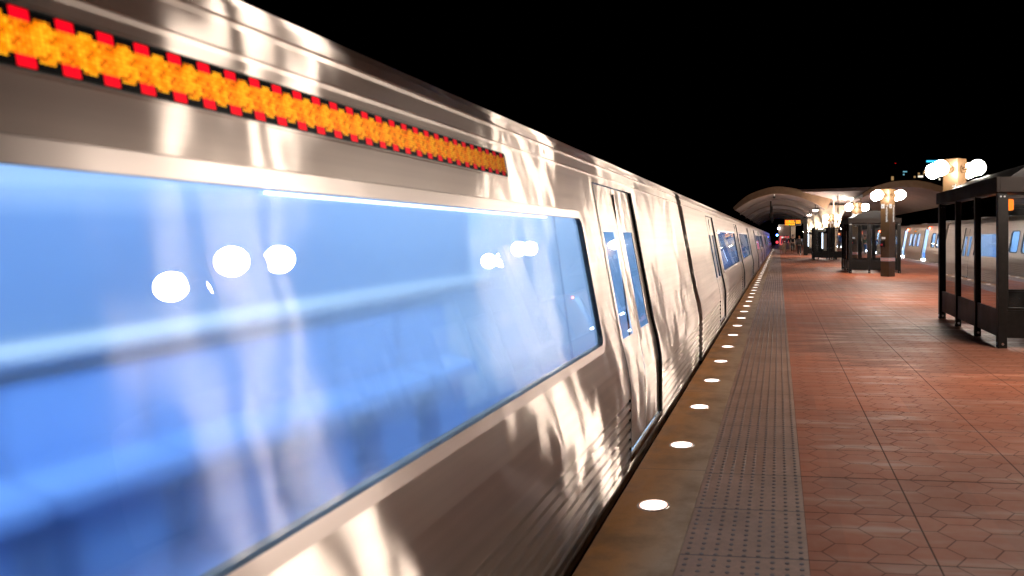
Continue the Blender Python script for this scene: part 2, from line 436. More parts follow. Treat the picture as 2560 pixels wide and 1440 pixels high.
# ------------------------------------------------------------------ platform edge lights
def edge_light():
    root = MB()
    n = 28; r0, r1 = .083, .094
    vs = []
    for r, z in ((r1, .0005), (r1-.002, .003), (r0, .003), (r0, .001)):
        for k in range(n): t = 2*math.pi*k/n; vs.append((r*math.cos(t), r*math.sin(t), z))
    fs = [(j*n+k, j*n+(k+1) % n, (j+1)*n+(k+1) % n, (j+1)*n+k) for j in range(3) for k in range(n)]
    root.add(vs, fs, 0, False)
    o = root.build('edge_light', 'bolt')
    l = MB(); l.add([(r0*math.cos(2*math.pi*k/n), r0*math.sin(2*math.pi*k/n), .0022) for k in range(n)], [list(range(n))])
    l.build('lens', 'edge', o)
    q_ = MB(); vs = [(r_*math.cos(2*math.pi*k/n), r_*math.sin(2*math.pi*k/n), .0026) for r_ in (.077, .084) for k in range(n)]
    q_.add(vs, [(k, n+k, n+(k+1) % n, (k+1) % n) for k in range(n)]); q_.build('rim_fringe', 'rimglow', o); return o
el = edge_light(); first = True
def put_edge(x, y, lab, grp):
    global first
    o = el if first else copy_tree(el)
    first = False
    o.location = (x, y, 0); tag(o, lab, 'platform light', grp)
k = 0
while 4.12+1.2195*k < 100:
    y = 4.12+1.2195*k
    lab = 'round glowing light set flush in the granite edge beside the blue-windowed train'
    if k == 0: lab = 'nearest and largest of the round lights set in the granite edge'
    elif k == 1: lab = 'second nearest round light in the granite edge by the near train'
    elif k == 2: lab = 'third nearest round light in the granite edge by the near train'
    put_edge(XL+.219, y, lab, 'round lights in the near platform edge'); k += 1
k = 0
while 22.0+1.2195*k < 62:
    put_edge(XR-.219, 22.0+1.2195*k, 'round light set in the far granite edge beside the stopped silver train', 'round lights in the far platform edge'); k += 1

# ------------------------------------------------------------------ train cars
L = 23.4; DOORS = (3.7, 11.7, 19.7); DH = .66
def profile():
    p = [(.06, -.13), (0.0, -.11)]
    z = -.10
    for i in range(8):
        p += [(0.0, z), (0.002, z+.036), (.014, z+.042), (.014, z+.058)]; z += .065
    p += [(0.0, .422), (.004, .50), (.03, .66), (.075, .84), (.2275, 1.653), (.283, 1.940), (.296, 1.943), (.296, 1.957), (.288, 1.96),
          (.303, 2.020), (.318, 2.023), (.318, 2.040), (.306, 2.043), (.335, 2.085), (.40, 2.135), (.50, 2.18), (.68, 2.225), (.95, 2.265), (1.5, 2.29)]
    return p
PR = profile()
def off(z):
    if z <= PR[0][1]: return PR[0][0]
    for (a, za), (b, zb) in zip(PR, PR[1:]):
        if za <= z <= zb and zb > za: return a+(b-a)*(z-za)/(zb-za)
    return 1.5
def smooth_off(z):   # without flutes
    return 0.0 if z < .422 else off(z)
def skin(y0, y1, z0, z1, holes, push=0.0, far=False, mi=0, mb=None, prof=None, extra_y=()):
    """the side of the car between z0 and z1, with rectangular holes"""
    mb = mb or MB()
    zs = [(o_, z) for o_, z in (prof or PR) if z0 < z < z1]
    pts = [(off(z0), z0)] + zs + [(off(z1), z1)]
    for h in holes:
        for z in (h[2], h[3]):
            if z0 < z < z1 and all(abs(z-q[1]) > 1e-4 for q in pts): pts.append((smooth_off(z), z))
    pts.sort(key=lambda q: q[1])
    ys = sorted(set([y0, y1] + [h[0] for h in holes] + [h[1] for h in holes] + list(extra_y)))
    ys = [y for y in ys if y0 <= y <= y1]
    sx = -1
    for i in range(len(ys)-1):
        for j in range(len(pts)-1):
            ym = (ys[i]+ys[i+1])/2; zm = (pts[j][1]+pts[j+1][1])/2
            if any(h[0] < ym < h[1] and h[2] < zm < h[3] for h in holes): continue
            xa = -(pts[j][0]+push); xb = -(pts[j+1][0]+push)
            if far: xa = -3.0-xa; xb = -3.0-xb
            mb.quad((xa, ys[i], pts[j][1]), (xa, ys[i+1], pts[j][1]), (xb, ys[i+1], pts[j+1][1]), (xb, ys[i], pts[j+1][1]), mi)
    return mb
def rrect(y0, y1, z0, z1, r, n=5):
    out = []
    for cy, cz, a0 in ((y1-r, z1-r, 0), (y0+r, z1-r, 90), (y0+r, z0+r, 180), (y1-r, z0+r, 270)):
        for k in range(n+1):
            a = math.radians(a0+90*k/n); out.append((cy+r*math.cos(a), cz+r*math.sin(a)))
    return out
def planx(z, push=0.0):     # the plane of the window zone
    return -(.075+(z-.84)*(.1525/.813)+push)
def frame_ring(y0, y1, z0, z1, wd, r, push, mi=0, mb=None, inner=0.05):
    mb = mb or MB()
    o_ = rrect(y0-wd, y1+wd, z0-wd, z1+wd, r+wd); i_ = rrect(y0, y1, z0, z1, r)
    n = len(o_)
    vs = [(planx(z, .004), y, z) for y, z in o_] + [(planx(z, -push), y, z) for y, z in rrect(y0-wd+.006, y1+wd-.006, z0-wd+.006, z1+wd-.006, r+wd-.006)]
    vs += [(planx(z, -push), y, z) for y, z in i_] + [(planx(z, inner), y, z) for y, z in i_]
    fs = [(j*n+k, j*n+(k+1) % n, (j+1)*n+(k+1) % n, (j+1)*n+k) for j in range(3) for k in range(n)]
    mb.add(vs, fs[:2*n], mi); return mb.add(vs, fs[2*n:], mi+1)
def pane(y0, y1, z0, z1, r, push, mi=0):
    mb = MB(); p = rrect(y0, y1, z0, z1, r)
    return mb.add([(planx(z, push), y, z) for y, z in p], [list(range(len(p)))], mi)

WZ0, WZ1 = .86, 1.635
def make_car(kind):
    """kind 'band': one long window between the doors, doors shut; kind 'triple': three windows, doors open"""
    root = empty('metro_car')
    band = kind == 'band'
    groups = [(DOORS[0]+DH+.5, DOORS[1]-DH-.47), (DOORS[1]+DH+.47, DOORS[2]-DH-.5)]
    wins = []
    for g0, g1 in groups:
        if band: wins.append((g0, g1))
        else:
            c = (g0+g1)/2
            for q in (-1.5, 0, 1.5): wins.append((c+q-.52, c+q+.52))
    holes = [(a, b, WZ0, WZ1) for a, b in wins] + [(d-DH, d+DH, .03, 1.90) for d in DOORS]
    mb = skin(0, L, -.13, 2.29, holes)
    body = mb.build('body', 'steel', root)
    # roof shell, far side and ends
    rb = MB()
    rb.quad((-1.5, 0, 2.29), (-1.5, L, 2.29), (-2.05, L, 2.265), (-2.05, 0, 2.265))
    rb.quad((-2.05, 0, 2.265), (-2.05, L, 2.265), (-2.6, L, 2.13), (-2.6, 0, 2.13))
    for y in (2.6, 7.6, 15.5, 20.5):
        rb.box(-2.3, -.85, y-.9, y+.9, 2.27, 2.32, 0, .02)
    rb.build('roof', 'roof', root)
    fs = MB(); fs.quad((-2.6, 0, 2.13), (-2.6, L, 2.13), (-2.92, L, .84), (-2.92, 0, .84)); fs.quad((-2.92, 0, .84), (-2.92, L, .84), (-3.0, L, -.1), (-3.0, 0, -.1))
    fs.build('far_side', 'steel', root)
    for y in (0.0, L):
        e = MB(); poly = [(-o_, y, z) for o_, z in PR] + [(-3.0+o_, y, z) for o_, z in reversed(PR)]
        e.add(poly, [list(range(len(poly)))]); e.build('end_wall', 'steel', root)
    u = MB(); u.box(-2.9, -.1, .4, L-.4, -.42, -.13)
    for y in (3.2, L-3.2):
        u.box(-2.85, -.25, y-1.5, y+1.5, -.75, -.42, 0, .03)
        for wy in (-1.05, 1.05):
            u.tube((-.55, y+wy, -.68), (-.8, y+wy, -.68), .36, n=20); u.tube((-2.2, y+wy, -.68), (-2.45, y+wy, -.68), .36, n=20)
    u.build('underframe', 'under', root)
    # interior lining
    li = skin(.1, L-.1, .03, 2.12, holes, push=.05)
    li.quad((-.40, .1, 2.12), (-.40, L-.1, 2.12), (-2.6, L-.1, 2.12), (-2.6, .1, 2.12))
    li.quad((-2.9, .1, .03), (-2.9, L-.1, .03), (-2.82, L-.1, .86), (-2.82, .1, .86))
    li.quad((-2.82, .1, .86), (-2.82, L-.1, .86), (-2.55, L-.1, 2.12), (-2.55, .1, 2.12))
    for y in (.1, L-.1): li.quad((-.1, y, .03), (-2.9, y, .03), (-2.6, y, 2.12), (-.4, y, 2.12))
    li.build('interior_lining', 'lining', root)
    MB().quad((-.05, .1, .031), (-.05, L-.1, .031), (-2.9, L-.1, .031), (-2.9, .1, .031)).build('floor', 'intfloor', root)
    for x in (-.95, -2.05):
        MB().box(x-.09, x+.09, .5, L-.5, 2.08, 2.115).build('light_strip', 'strip' if band else 'strip2', root)
    MB().tube((-2.45, .6, 1.80), (-2.45, L-.6, 1.80), .018, n=8).build('handrail', 'pole', root)
    for y in (DOORS[0]-1, DOORS[0]+1, DOORS[1]-1, DOORS[1]+1, DOORS[2]-1, DOORS[2]+1):
        MB().tube((-1.1, y, .03), (-1.1, y, 2.1), .017, n=8).build('pole', 'pole', root)
    for g0, g1 in groups:
        for side in (0, 1):
            y = g0+.1
            while y < g1-.4:
                s_ = MB()
                X = (lambda q: -.13-q) if side == 0 else (lambda q: -2.80+q)
                a_, b_ = sorted((X(0.0), X(.48))); s_.box(a_, b_, y+.01, y+.47, .40, .48, 0, .02)
                a_, b_ = sorted((X(0.0), X(.05))); s_.box(a_, b_, y+.01, y+.47, .48, .80, 0, .015)
                a_, b_ = sorted((X(.05), X(.35))); s_.box(a_, b_, y+.1, y+.38, .031, .40)
                s_.build('seat', 'seat', root); y += .48
        fw = MB(); fw.quad((-2.795, g0, .95), (-2.795, g1, .95), (-2.68, g1, 1.5), (-2.68, g0, 1.5)); fw.build('far_window', 'farwin', root)
        MB().box(-2.80, -2.70, g0-.3, g1+.3, .86, .90, 0, .01).build('ledge', 'pole', root)
        fw = MB(); fw.quad((-2.655, g0, 1.60), (-2.655, g1, 1.60), (-2.60, g1, 1.84), (-2.60, g0, 1.84)); fw.build('advert_strip', 'advert', root)
    # windows
    for a, b in wins:
        fr = frame_ring(a, b, WZ0, WZ1, .052 if band else .04, .06 if band else .14, .012).build('window', ['rim' if band else 'dark', 'dark'], root)
        pane(a, b, WZ0, WZ1, .05 if band else .14, .012).build('pane', 'smear_glass' if band else 'carglass', fr)
    # doors
    for d in DOORS:
        tr = MB()
        for sy in (-1, 1):
            tr.box(-.34, .004, d+sy*(DH+.012)-.012, d+sy*(DH+.012)+.012, .0, .03)
        tr.box(-.12, .006, d-DH, d+DH, -.012, .028, 0, .004); tr.build('door_sill', 'pole', root)
        for sy in (-1, 1):
            if band: ya, yb = (d-DH+.004, d-.006) if sy < 0 else (d+.006, d+DH-.004)
            else: ya, yb = (d-DH-.56, d-DH+.10) if sy < 0 else (d+DH-.10, d+DH+.56)
            ps = .022 if band else .03
            wy0, wy1 = ya+.15, yb-.15
            hs = [(wy0, wy1, .80, 1.56)]
            lf = skin(ya, yb, .035, 1.895, hs, push=ps, prof=[(smooth_off(z), z) for o_, z in PR if z > .43])
            for y in (ya, yb):
                zz = [.035, .42, .66, .84, 1.653, 1.895]
                for z0_, z1_ in zip(zz, zz[1:]):
                    lf.quad((-smooth_off(z0_)-ps, y, z0_), (-smooth_off(z1_)-ps, y, z1_), (-smooth_off(z1_)-ps-.03, y, z1_), (-smooth_off(z0_)-ps-.03, y, z0_))
            lo = lf.build('door', 'steel', root)
            pw = MB(); pw.add([(-smooth_off(z)-ps-.006, y, z) for y, z in ((wy0, .80), (wy1, .80), (wy1, .84), (wy0, .84))], [(0, 1, 2, 3)])
            pw.add([(-smooth_off(z)-ps-.006, y, z) for y, z in ((wy0, .84), (wy1, .84), (wy1, 1.56), (wy0, 1.56))], [(0, 1, 2, 3)])
            pw.build('door_window', 'doorglass', lo)
            sg = MB()
            sg.tube((-off(.7)-ps+.0, ya if sy > 0 else yb, .1), (-off(1.8)-ps, ya if sy > 0 else yb, 1.85), .006, n=6)
            sg.build('door_seal', 'dark', lo)
        # dark gasket round the doorway
        gk = MB()
        zz = [0.0, .42, .50, .66, .84, 1.653, 1.90]
        for sy in (-1, 1):
            y = d+sy*DH
            for z0_, z1_ in zip(zz, zz[1:]):
                xa, xb = -smooth_off(z0_), -smooth_off(z1_)
                gk.quad((xa+.003, y, z0_), (xb+.003, y, z1_), (xb+.003, y+sy*.02, z1_), (xa+.003, y+sy*.02, z0_))
                gk.quad((xa+.003, y, z0_), (xb+.003, y, z1_), (xb-.06, y, z1_), (xa-.06, y, z0_))
        xt = -off(1.90)
        gk.quad((xt+.003, d-DH, 1.90), (xt+.003, d+DH, 1.90), (xt-.06, d+DH, 1.90), (xt-.06, d-DH, 1.90))
        gk.build('door_frame', 'dark', root)
        if not band:
            MB().box(xt-.03, xt+.03, d+DH+.05, d+DH+.16, 1.93, 2.0, 0, .01).build('indicator_lamp', 'redlamp', root)
            MB().box(-.05, .012, d-DH+.15, d+DH-.15, .029, .12).build('threshold_glare', 'lamp_and_glare', root)  # glowing block put in for the bright glare at the open door sill
    # destination displays
    if not band:
        for g0, g1 in groups:
            c = (g0+g1)/2
            hs = frame_ring(c-.42, c+.42, 1.76, 1.88, .02, .04, .012); h = hs.build('destination_display', ['dark', 'dark'], root)
            MB().add([(planx(z, -.004), y, z) for y, z in rrect(c-.42, c+.42, 1.76, 1.88, .04)], [list(range(24))]).build('screen', 'dark', h)
            b1 = MB(); b1.add([(planx(z, -.008), y, z) for y, z in ((c-.38, 1.78), (c-.27, 1.78), (c-.27, 1.86), (c-.38, 1.86))], [(0, 1, 2, 3)]); b1.build('red_block', 'ledred', h)
            b1.v = [(x, 2*c-y, z) for x, y, z in b1.v]
            mt = Matrix(((0, 0, 1, planx(1.78, -.010)), (1, 0, 0, c-.22), (0, 1, 0, 1.785), (0, 0, 0, 1)))
            b2 = MB()
            for i, wch in enumerate((.05, .045, .05, .045, .05, .0, .05, .04, .045, .045)):
                if not wch: continue
                y = c-.21+i*.058
                for zz0, zz1, a, bb in ((1.785, 1.855, 0, .014), (1.785, 1.797, 0, wch), (1.815, 1.827, 0, wch), (1.843, 1.855, 0, wch))[:(4 if i % 2 == 0 else 3)]:
                    b2.add([(planx(q, -.009), yy, q) for yy, q in ((y+a, zz0), (y+bb, zz0), (y+bb, zz1), (y+a, zz1))], [(0, 1, 2, 3)])
            b2.build('amber_letters', 'amber', h)
    return root

# near train (left)
XT = -1.0
car = make_car('band')
starts = [-14.1, 9.7, 33.5, 57.3, 81.1]
labs = ['nearest silver metro car filling the left, with a long blue lit window and amber display',
        'second silver metro car of the left train, coupled ahead of the blue-windowed car',
        'third silver metro car of the left train counting from the viewer',
        'fourth silver metro car of the left train, short of the last one',
        'last silver metro car of the left train, farthest away by the blue signal']
cars = []
for i, s0 in enumerate(starts):
    c = car if i == 0 else copy_tree(car)
    c.location = (XT, s0, 0)
    tag(c, labs[i], 'metro car', 'cars of the left train'); cars.append(c)
# display of the nearest car: long dot matrix above the window
dy0, dy1 = .3, 3.32
l0, l1 = dy0+14.1, dy1+14.1
dsp = frame_ring(l0, l1, 1.797, 1.909, .010, .02, .004).build('destination_display', ['steel', 'dark'], cars[0])
MB().add([(planx(z, -.003), y, z) for y, z in rrect(l0, l1, 1.797, 1.909, .02)], [list(range(24))]).build('display_glass', 'dark', dsp)
zc = 1.853
sl = .1525/.813
lp = MB().add([(-sl*dz, yy, dz) for yy, dz in ((-(l1-l0)/2+.02, -.052), ((l1-l0)/2-.02, -.052), ((l1-l0)/2-.02, .052), (-(l1-l0)/2+.02, .052))], [(0, 1, 2, 3)])
lp = lp.build('led_panel', 'led', dsp, (planx(zc, -.0045), (l0+l1)/2, zc))
# glowing strip put on the nearest car's glass for a reflected light streak
b_ = MB(); b_.box(-.003, .003, 0, 2.15, -.0035, .0035); o_ = b_.build('reflected_streak', 'streakglow', cars[0], (planx(1.625)-.005, 14.1+1.65, 1.625))

# stopped train (right)
car2 = make_car('triple')
XT2 = 9.42
ends2 = [22.3+3.9, 46.1+3.9, 69.9+3.9, 93.7+3.9, 117.5+3.9]
labs2 = ['nearest car of the stopped right train, seen through the near glass shelter',
         'second car of the stopped right train, doors open, between near shelter and pylon',
         'third car of the stopped right train, partly behind the second shelter',
         'fourth car of the stopped right train, mostly behind the shelters',
         'farthest car of the stopped right train, beyond the shelters']
for i, e0 in enumerate(ends2):
    c = car2 if i == 0 else copy_tree(car2)
    c.location = (XT2, e0+11.2, 0); c.rotation_euler = (0, 0, math.pi); c.scale = (1, 1, 1.08)
    tag(c, labs2[i], 'metro car', 'cars of the right train')

# ------------------------------------------------------------------ pylons with globes
def make_pylon():
    root = empty('station_pylon')
    h = .275*math.sqrt(2)/2  # half side .194
    a = .195
    col = MB(); col.box(-a, a, -a, a, 0.0, 3.42, 0, .006)
    col.build('column', 'bronze', root)
    for k in range(4):
        t = math.pi/2*k; dx, dy = math.cos(t), math.sin(t)
        ar = MB(); ar.tube((dx*(a-.01), dy*(a-.01), 3.17), (dx*(a+.03), dy*(a+.03), 3.17), .10, .085, 24)
        ar.tube((dx*(a+.03), dy*(a+.03), 3.17), (dx*(a+.24), dy*(a+.24), 3.17), .03, n=12)
        ar.tube((dx*(a+.20), dy*(a+.20), 3.17), (dx*(a+.25), dy*(a+.25), 3.17), .08, .09, 20)
        arm = ar.build('arm', 'bronze', root)
        gl = MB().sphere((dx*.60, dy*.60, 3.17), .186).build('globe', 'globe', root)
    # station name down two faces, white square above it
    for k in range(4):
        ang = math.pi/2*k
        R = Matrix.Rotation(ang, 4, 'Z')
        T = Matrix.Translation((.055, -(a+.003), 2.80))
        Rt = Matrix.Rotation(math.radians(90), 4, 'X')
        Rd = Matrix.Rotation(math.radians(-90), 4, 'Z')
        text_obj("Twinbrook", .150, 'station_name', 'signwhite', root, R @ T @ Rt @ Rd)
        pl = MB(); pl.box(-.165, -.01, -(a+.004), -(a-.001), 2.66, 2.83)
        p_ = pl.build('plate', 'signwhite', root); p_.matrix_local = R
        mk = MB(); mk.box(-.105, -.075, -(a+.006), -(a+.004), 2.69, 2.74, 0); q = mk.build('plate_mark', 'bronze', p_)
        bd = MB(); bd.box(-a-.002, a+.002, -(a+.003), -(a-.001), .60, .73, 0)
        for i in range(14):
            for j in range(2):
                x = -a+.012+i*.0265+(.013 if j else 0)
                bd.box(x, x+.013, -(a+.005), -(a+.003), .61+j*.03, .635+j*.03, 1)
        for i in range(7): bd.box(-a+.03+i*.05, -a+.06+i*.05, -(a+.005), -(a+.003), .69, .715, 1)
        bb = bd.build('warning_band', ['white', 'red'], root); bb.matrix_local = R
    bx = MB(); bx.box(-.15, -.0, -(a+.09), -(a-.001), 1.16, 1.40, 0, .008); bx.box(-.12, -.03, -(a+.096), -(a+.085), 1.21, 1.27, 1)
    bx.build('call_box', ['frame', 'red'], root)
    MB().box(-.14, .03, -(a+.004), -(a-.001), 1.46, 1.54).build('label_plate', 'white', root)
    return root
py = make_pylon()
py.rotation_euler = (0, 0, math.radians(-45))
pys = [(8.6, 'bronze lamp pylon at the right just outside the picture, beside the train'),
       (18.4, 'nearest visible bronze lamp pylon, its top rising behind the near glass shelter'),
       (29.4, 'bronze lamp pylon with Twinbrook lettering and red band in front of the second shelter'),
       (40.9, 'bronze lamp pylon rising behind the curved roof of the second shelter'),
       (60.5, 'farthest lamp pylon, glowing in front of the flared cream columns')]
i = 0
for y, lab in pys:
    c = py if i == 0 else copy_tree(py); i += 1
    if 18 < y < 19:
        for q in [q for q in c.children if q.name.startswith('plate')]:
            for q2 in list(q.children): D.objects.remove(q2)
            D.objects.remove(q)
    c.location = (4.25, y, 0); tag(c, lab, 'lamp pylon', 'lamp pylons down the middle of the platform')

# ------------------------------------------------------------------ shelters
def make_shelter(x0, x1, y0, y1, nside, fbays, roof, heater, name, H=2.14, lz=.14, pz=.52):
    root = empty(name, ((x0+x1)/2, y0, 0))
    ox, oy = -(x0+x1)/2, -y0
    pw = .045
    def P(n, f, mat):
        b_ = MB(); f(b_); o = b_.build(n, mat, root); o.data.transform(Matrix.Translation((ox, oy, 0))); return o
    posts = []
    ys = [y0+(y1-y0)*k/nside for k in range(nside+1)]
    for x in (x0, x1):
        for y in ys: posts.append((x, y))
    for x in fbays:
        posts.append((x, y0)); posts.append((x, y1))
    for (x, y) in posts:
        corner = y in (y0, y1) and x in (x0, x1)
        ww = .06 if corner else pw
        def f(b_):
            b_.box(x-ww, x+ww, y-ww*.9, y+ww*.9, 0.0, H, 0, .006)
        po = P('post', f, 'frame')
        def fb(b_):
            b_.tube((x-ww-.008, y, .06), (x-ww, y, .06), .018, n=10); b_.tube((x, y-ww*.9-.008, .06), (x, y-ww*.9, .06), .018, n=10)
            if corner: b_.tube((x-.025, y-ww*.9-.006, H-.06), (x-.025, y-ww*.9, H-.06), .012, n=8); b_.tube((x+.025, y-ww*.9-.006, H-.06), (x+.025, y-ww*.9, H-.06), .012, n=8)
        bo = P('bolt', fb, 'bolt'); bo.parent = po
    for x in (x0, x1):
        for ya, yb in zip(ys, ys[1:]):
            P('kick_panel', lambda b_: b_.box(x-.02, x+.02, ya+pw, yb-pw, lz, pz, 0, .004), 'frame')
            go = P('glass_panel', lambda b_: b_.quad((x, ya+.02, pz), (x, yb-.02, pz), (x, yb-.02, H-.03), (x, ya+.02, H-.03)), 'glass')
    xs = sorted([x0, x1]+list(fbays))
    for y in (y0, y1):
        for xa, xb in zip(xs, xs[1:]):
            P('kick_panel', lambda b_: b_.box(xa+pw, xb-pw, y-.02, y+.02, lz, pz, 0, .004), 'frame')
            P('glass_panel', lambda b_: b_.quad((xa+.02, y, pz), (xb-.02, y, pz), (xb-.02, y, H-.03), (xa+.02, y, H-.03)), 'glass')
            def fr(b_):
                for a_, b2, z0, z1 in ((xa+.05, xa+.085, pz+.003, H-.04), (xb-.085, xb-.05, pz+.003, H-.04), (xa+.085, xb-.085, pz+.003, pz+.035), (xa+.085, xb-.085, H-.08, H-.04)):
                    b_.box(a_, b2, y-.024, y+.024, z0, z1)
            P('glazing_frame', fr, 'frame')
    P('bench', lambda b_: (b_.box(x0+1.35, x0+1.75, y0+.5, y1-.5, .42, .46, 0, .01), b_.box(x0+1.5, x0+1.6, y0+.6, y0+.7, .0, .42), b_.box(x0+1.5, x0+1.6, y1-.7, y1-.6, .0, .42)), 'frame')
    if roof:
        e = .09; zt = H+.21
        def fa(b_):
            b_.box(x0-e, x0-e+.05, y0-e, y1+e, H, zt, 0, .008); b_.box(x1+e-.05, x1+e, y0-e, y1+e, H, zt, 0, .008)
            b_.box(x0-e+.05, x1+e-.05, y0-e, y0-e+.05, H, zt-.002, 0, .006); b_.box(x0-e+.05, x1+e-.05, y1+e-.05, y1+e, H, zt-.002, 0, .006)
        P('fascia', fa, 'roofpaint')
        # barrel roof
        def br(b_):
            n = 18; hw = (x1-x0)/2-.06; cx = (x0+x1)/2; rise = .36
            R_ = (hw*hw+rise*rise)/(2*rise); cz = zt-.04+rise-R_
            a0 = math.asin(hw/R_)
            ring = [(cx+R_*math.sin(-a0+2*a0*k/n), cz+R_*math.cos(-a0+2*a0*k/n)) for k in range(n+1)]
            vs = [(x, y, z) for y in (y0-.02, y1+.02) for x, z in ring]
            b_.add(vs, [(k, k+1, n+2+k, n+1+k) for k in range(n)], 0, True)
            b_.add(vs, [list(range(n+1)), list(range(n+1, 2*n+2))], 0)
            for y in [y0+.0+(y1-y0)*q/3 for q in range(4)]:
                v2 = [(x, yy, z+dz) for yy in (y-.02, y+.02) for x, z in ring for dz in (.0, .02)]
                m_ = 2*(n+1)
                for k in range(n):
                    b_.add(v2, [(2*k+1, 2*k+3, m_+2*k+3, m_+2*k+1)], 0)
        P('curved_roof', br, 'roofglaze')
        P('roof_soffit', lambda b_: b_.box(x0-.03, x1+.03, y0-.03, y1+.03, H-.01, H+.02), 'frame')
        if heater:
            P('heater', lambda b_: (b_.box(x0+.32, x0+.66, y0+1.6, y0+1.8, H-.19, H-.012, 0, .03)), 'heat')
    return root
mm, b0, g0 = base("shelter_roof_glaze", (.010, .008, .008), .4, .0, .12); M['roofglaze'] = mm
tag(make_shelter(3.05, 5.10, 10.5, 14.2, 3, (4.1,), True, True, 'glass_shelter'),
    'near dark framed glass shelter at the right edge, orange heater glowing under its roof', 'shelter', 'glass shelters on the platform')
tag(make_shelter(3.05, 5.10, 32.0, 35.7, 3, (3.85, 4.5), True, False, 'glass_shelter'),
    'second glass shelter, with a curved roof, directly behind the Twinbrook pylon', 'shelter', 'glass shelters on the platform')
tag(make_shelter(2.42, 4.6, 51.0, 53.2, 2, (3.45, 3.75), False, False, 'glass_windscreen', H=2.24),
    'roofless glass windscreen with dark posts, left of the second shelter', 'windscreen', 'roofless windscreens')
tag(make_shelter(2.45, 4.2, 64.5, 66.5, 2, (3.3,), False, False, 'glass_windscreen', H=2.24),
    'farther roofless glass windscreen behind the passenger display post', 'windscreen', 'roofless windscreens')
# advertising cases inside the windscreens, each with a strip glowing for reflected light
for x, y, lab in ((3.05, 52.0, 'tall case with a glowing strip for reflected light inside the nearer windscreen'), (2.62, 65.5, 'tall case with a glowing strip for reflected light inside the farther windscreen')):
    r = empty('poster_case', (x, y, 0)); tag(r, lab, 'poster case', 'poster cases inside the windscreens')
    b_ = MB(); b_.box(-.32, .32, -.06, .06, .45, 1.95, 0, .01); b_.box(-.30, -.25, -.05, .05, 0, .45); b_.box(.25, .30, -.05, .05, 0, .45); b_.build('case', 'frame', r)
    MB().box(-.05, .03, -.075, -.061, .75, 1.85).build('reflected_strip', 'tube', r)  # strip glows in place of light reflected on the case
    MB().box(.08, .28, -.068, -.061, .6, 1.8).build('poster', 'cream', r)

# ------------------------------------------------------------------ passenger display post
r = empty('display_post', (2.25, 66 - 3, 0)); tag(r, 'dark post carrying a bright amber arrivals board under the left vault', 'arrivals board')
b_ = MB(); b_.box(-.16, .16, -.12, .12, 0, 3.05, 0, .01); b_.build('post', 'frame', r)
b_ = MB(); b_.box(-1.75, .2, -.08, .08, 3.05, 3.20, 0, .01); b_.build('arm', 'frame', r)
bd = MB(); bd.box(-1.72, -.36, -.10, .10, 2.52, 3.02, 0, .015); bo = bd.build('board', 'dark', r)
e1 = MB(); e2 = MB(); e3 = MB()
random.seed(3)
for row, z in enumerate((2.87, 2.72, 2.57)):
    x = -1.68
    i = 0
    while x < -.45:
        wch = random.choice((.05, .06, .07))
        if -.92 < x < -.80 : x += .06; continue
        if row == 2 and x > -.80: break
        tgt = e3 if i in (4,) and row != 1 else e1
        tgt.box(x, x+wch*.9, -.104, -.101, z, z+.11); i += 1
        x += wch+.022
e2.box(-1.70, -.40, -.104, -.101, 2.995, 3.01); e2.box(-1.71, -1.695, -.104, -.101, 2.55, 3.0)
e1.build('amber_text', 'amber', bo); e2.build('red_text', 'ledred', bo); e3.build('green_text', 'ledgreen', bo)

# ------------------------------------------------------------------ canopy: two concrete vaults and their columns
def catmull(pts, n=6):
    out = []
    P_ = [pts[0]]+pts+[pts[-1]]
    for i in range(1, len(P_)-2):
        p0, p1, p2, p3 = P_[i-1], P_[i], P_[i+1], P_[i+2]
        for k in range(n):
            t = k/n
            out.append(tuple(.5*((2*p1[j])+(-p0[j]+p2[j])*t+(2*p0[j]-5*p1[j]+4*p2[j]-p3[j])*t*t+(-p0[j]+3*p1[j]-3*p2[j]+p3[j])*t**3) for j in range(2)))
    out.append(pts[-1]); return out
def vault(name, outer, inner, y0, y1, ribs, lab):
    r = empty(name, (0, y0, 0)); tag(r, lab, 'canopy', 'concrete canopy vaults')
    o_ = catmull(outer); i_ = catmull(inner); n = len(o_)
    Lg = y1-y0
    sh = MB()
    vs = [(x, y, z) for y in (.5, Lg) for x, z in o_] + [(x, y, z) for y in (.5, Lg) for x, z in i_]
    fs = [(k, k+1, n+k+1, n+k) for k in range(n-1)] + [(2*n+k+1, 2*n+k, 3*n+k, 3*n+k+1) for k in range(n-1)]
    fs += [(0, n, 3*n, 2*n), (n-1, 3*n-1, 4*n-1, 2*n-1)]
    fs += [(n+k, n+k+1, 3*n+k+1, 3*n+k) for k in range(n-1)]
    sh.add(vs, fs, 0, True); sh.build('shell', 'concrete', r)
    fa = MB(); vs = []
    up = .03
    for y in (0.0, .5):
        vs += [(x, y, z+up) for x, z in o_] + [(x, y, z-up) for x, z in i_]
    m_ = 2*n
    fs = [(k, k+1, n+k+1, n+k) for k in range(n-1)] + [(m_+k, m_+n+k, m_+n+k+1, m_+k+1) for k in range(n-1)]
    fs += [(k, m_+k, m_+k+1, k+1) for k in range(n-1)] + [(n+k, n+k+1, m_+n+k+1, m_+n+k) for k in range(n-1)]
    fs += [(0, n, m_+n, m_), (n-1, m_+n-1, m_+2*n-1, 2*n-1)]
    fa.add(vs, fs, 0, False); fa.build('fascia', 'fascia', r)
    for yr in ribs:
        rb = MB(); vs = []
        for y in (yr, yr+.7):
            vs += [(x, y, z-.01) for x, z in i_] + [(x*.998, y, z-.16) for x, z in i_]
        fs = [(k, n+k, n+k+1, k+1) for k in range(n-1)] + [(m_+k, m_+k+1, m_+n+k+1, m_+n+k) for k in range(n-1)] + [(n+k, m_+n+k, m_+n+k+1, n+k+1) for k in range(n-1)]
        rb.add(vs, fs, 0, False); rb.build('rib', 'concrete', r)
    return r
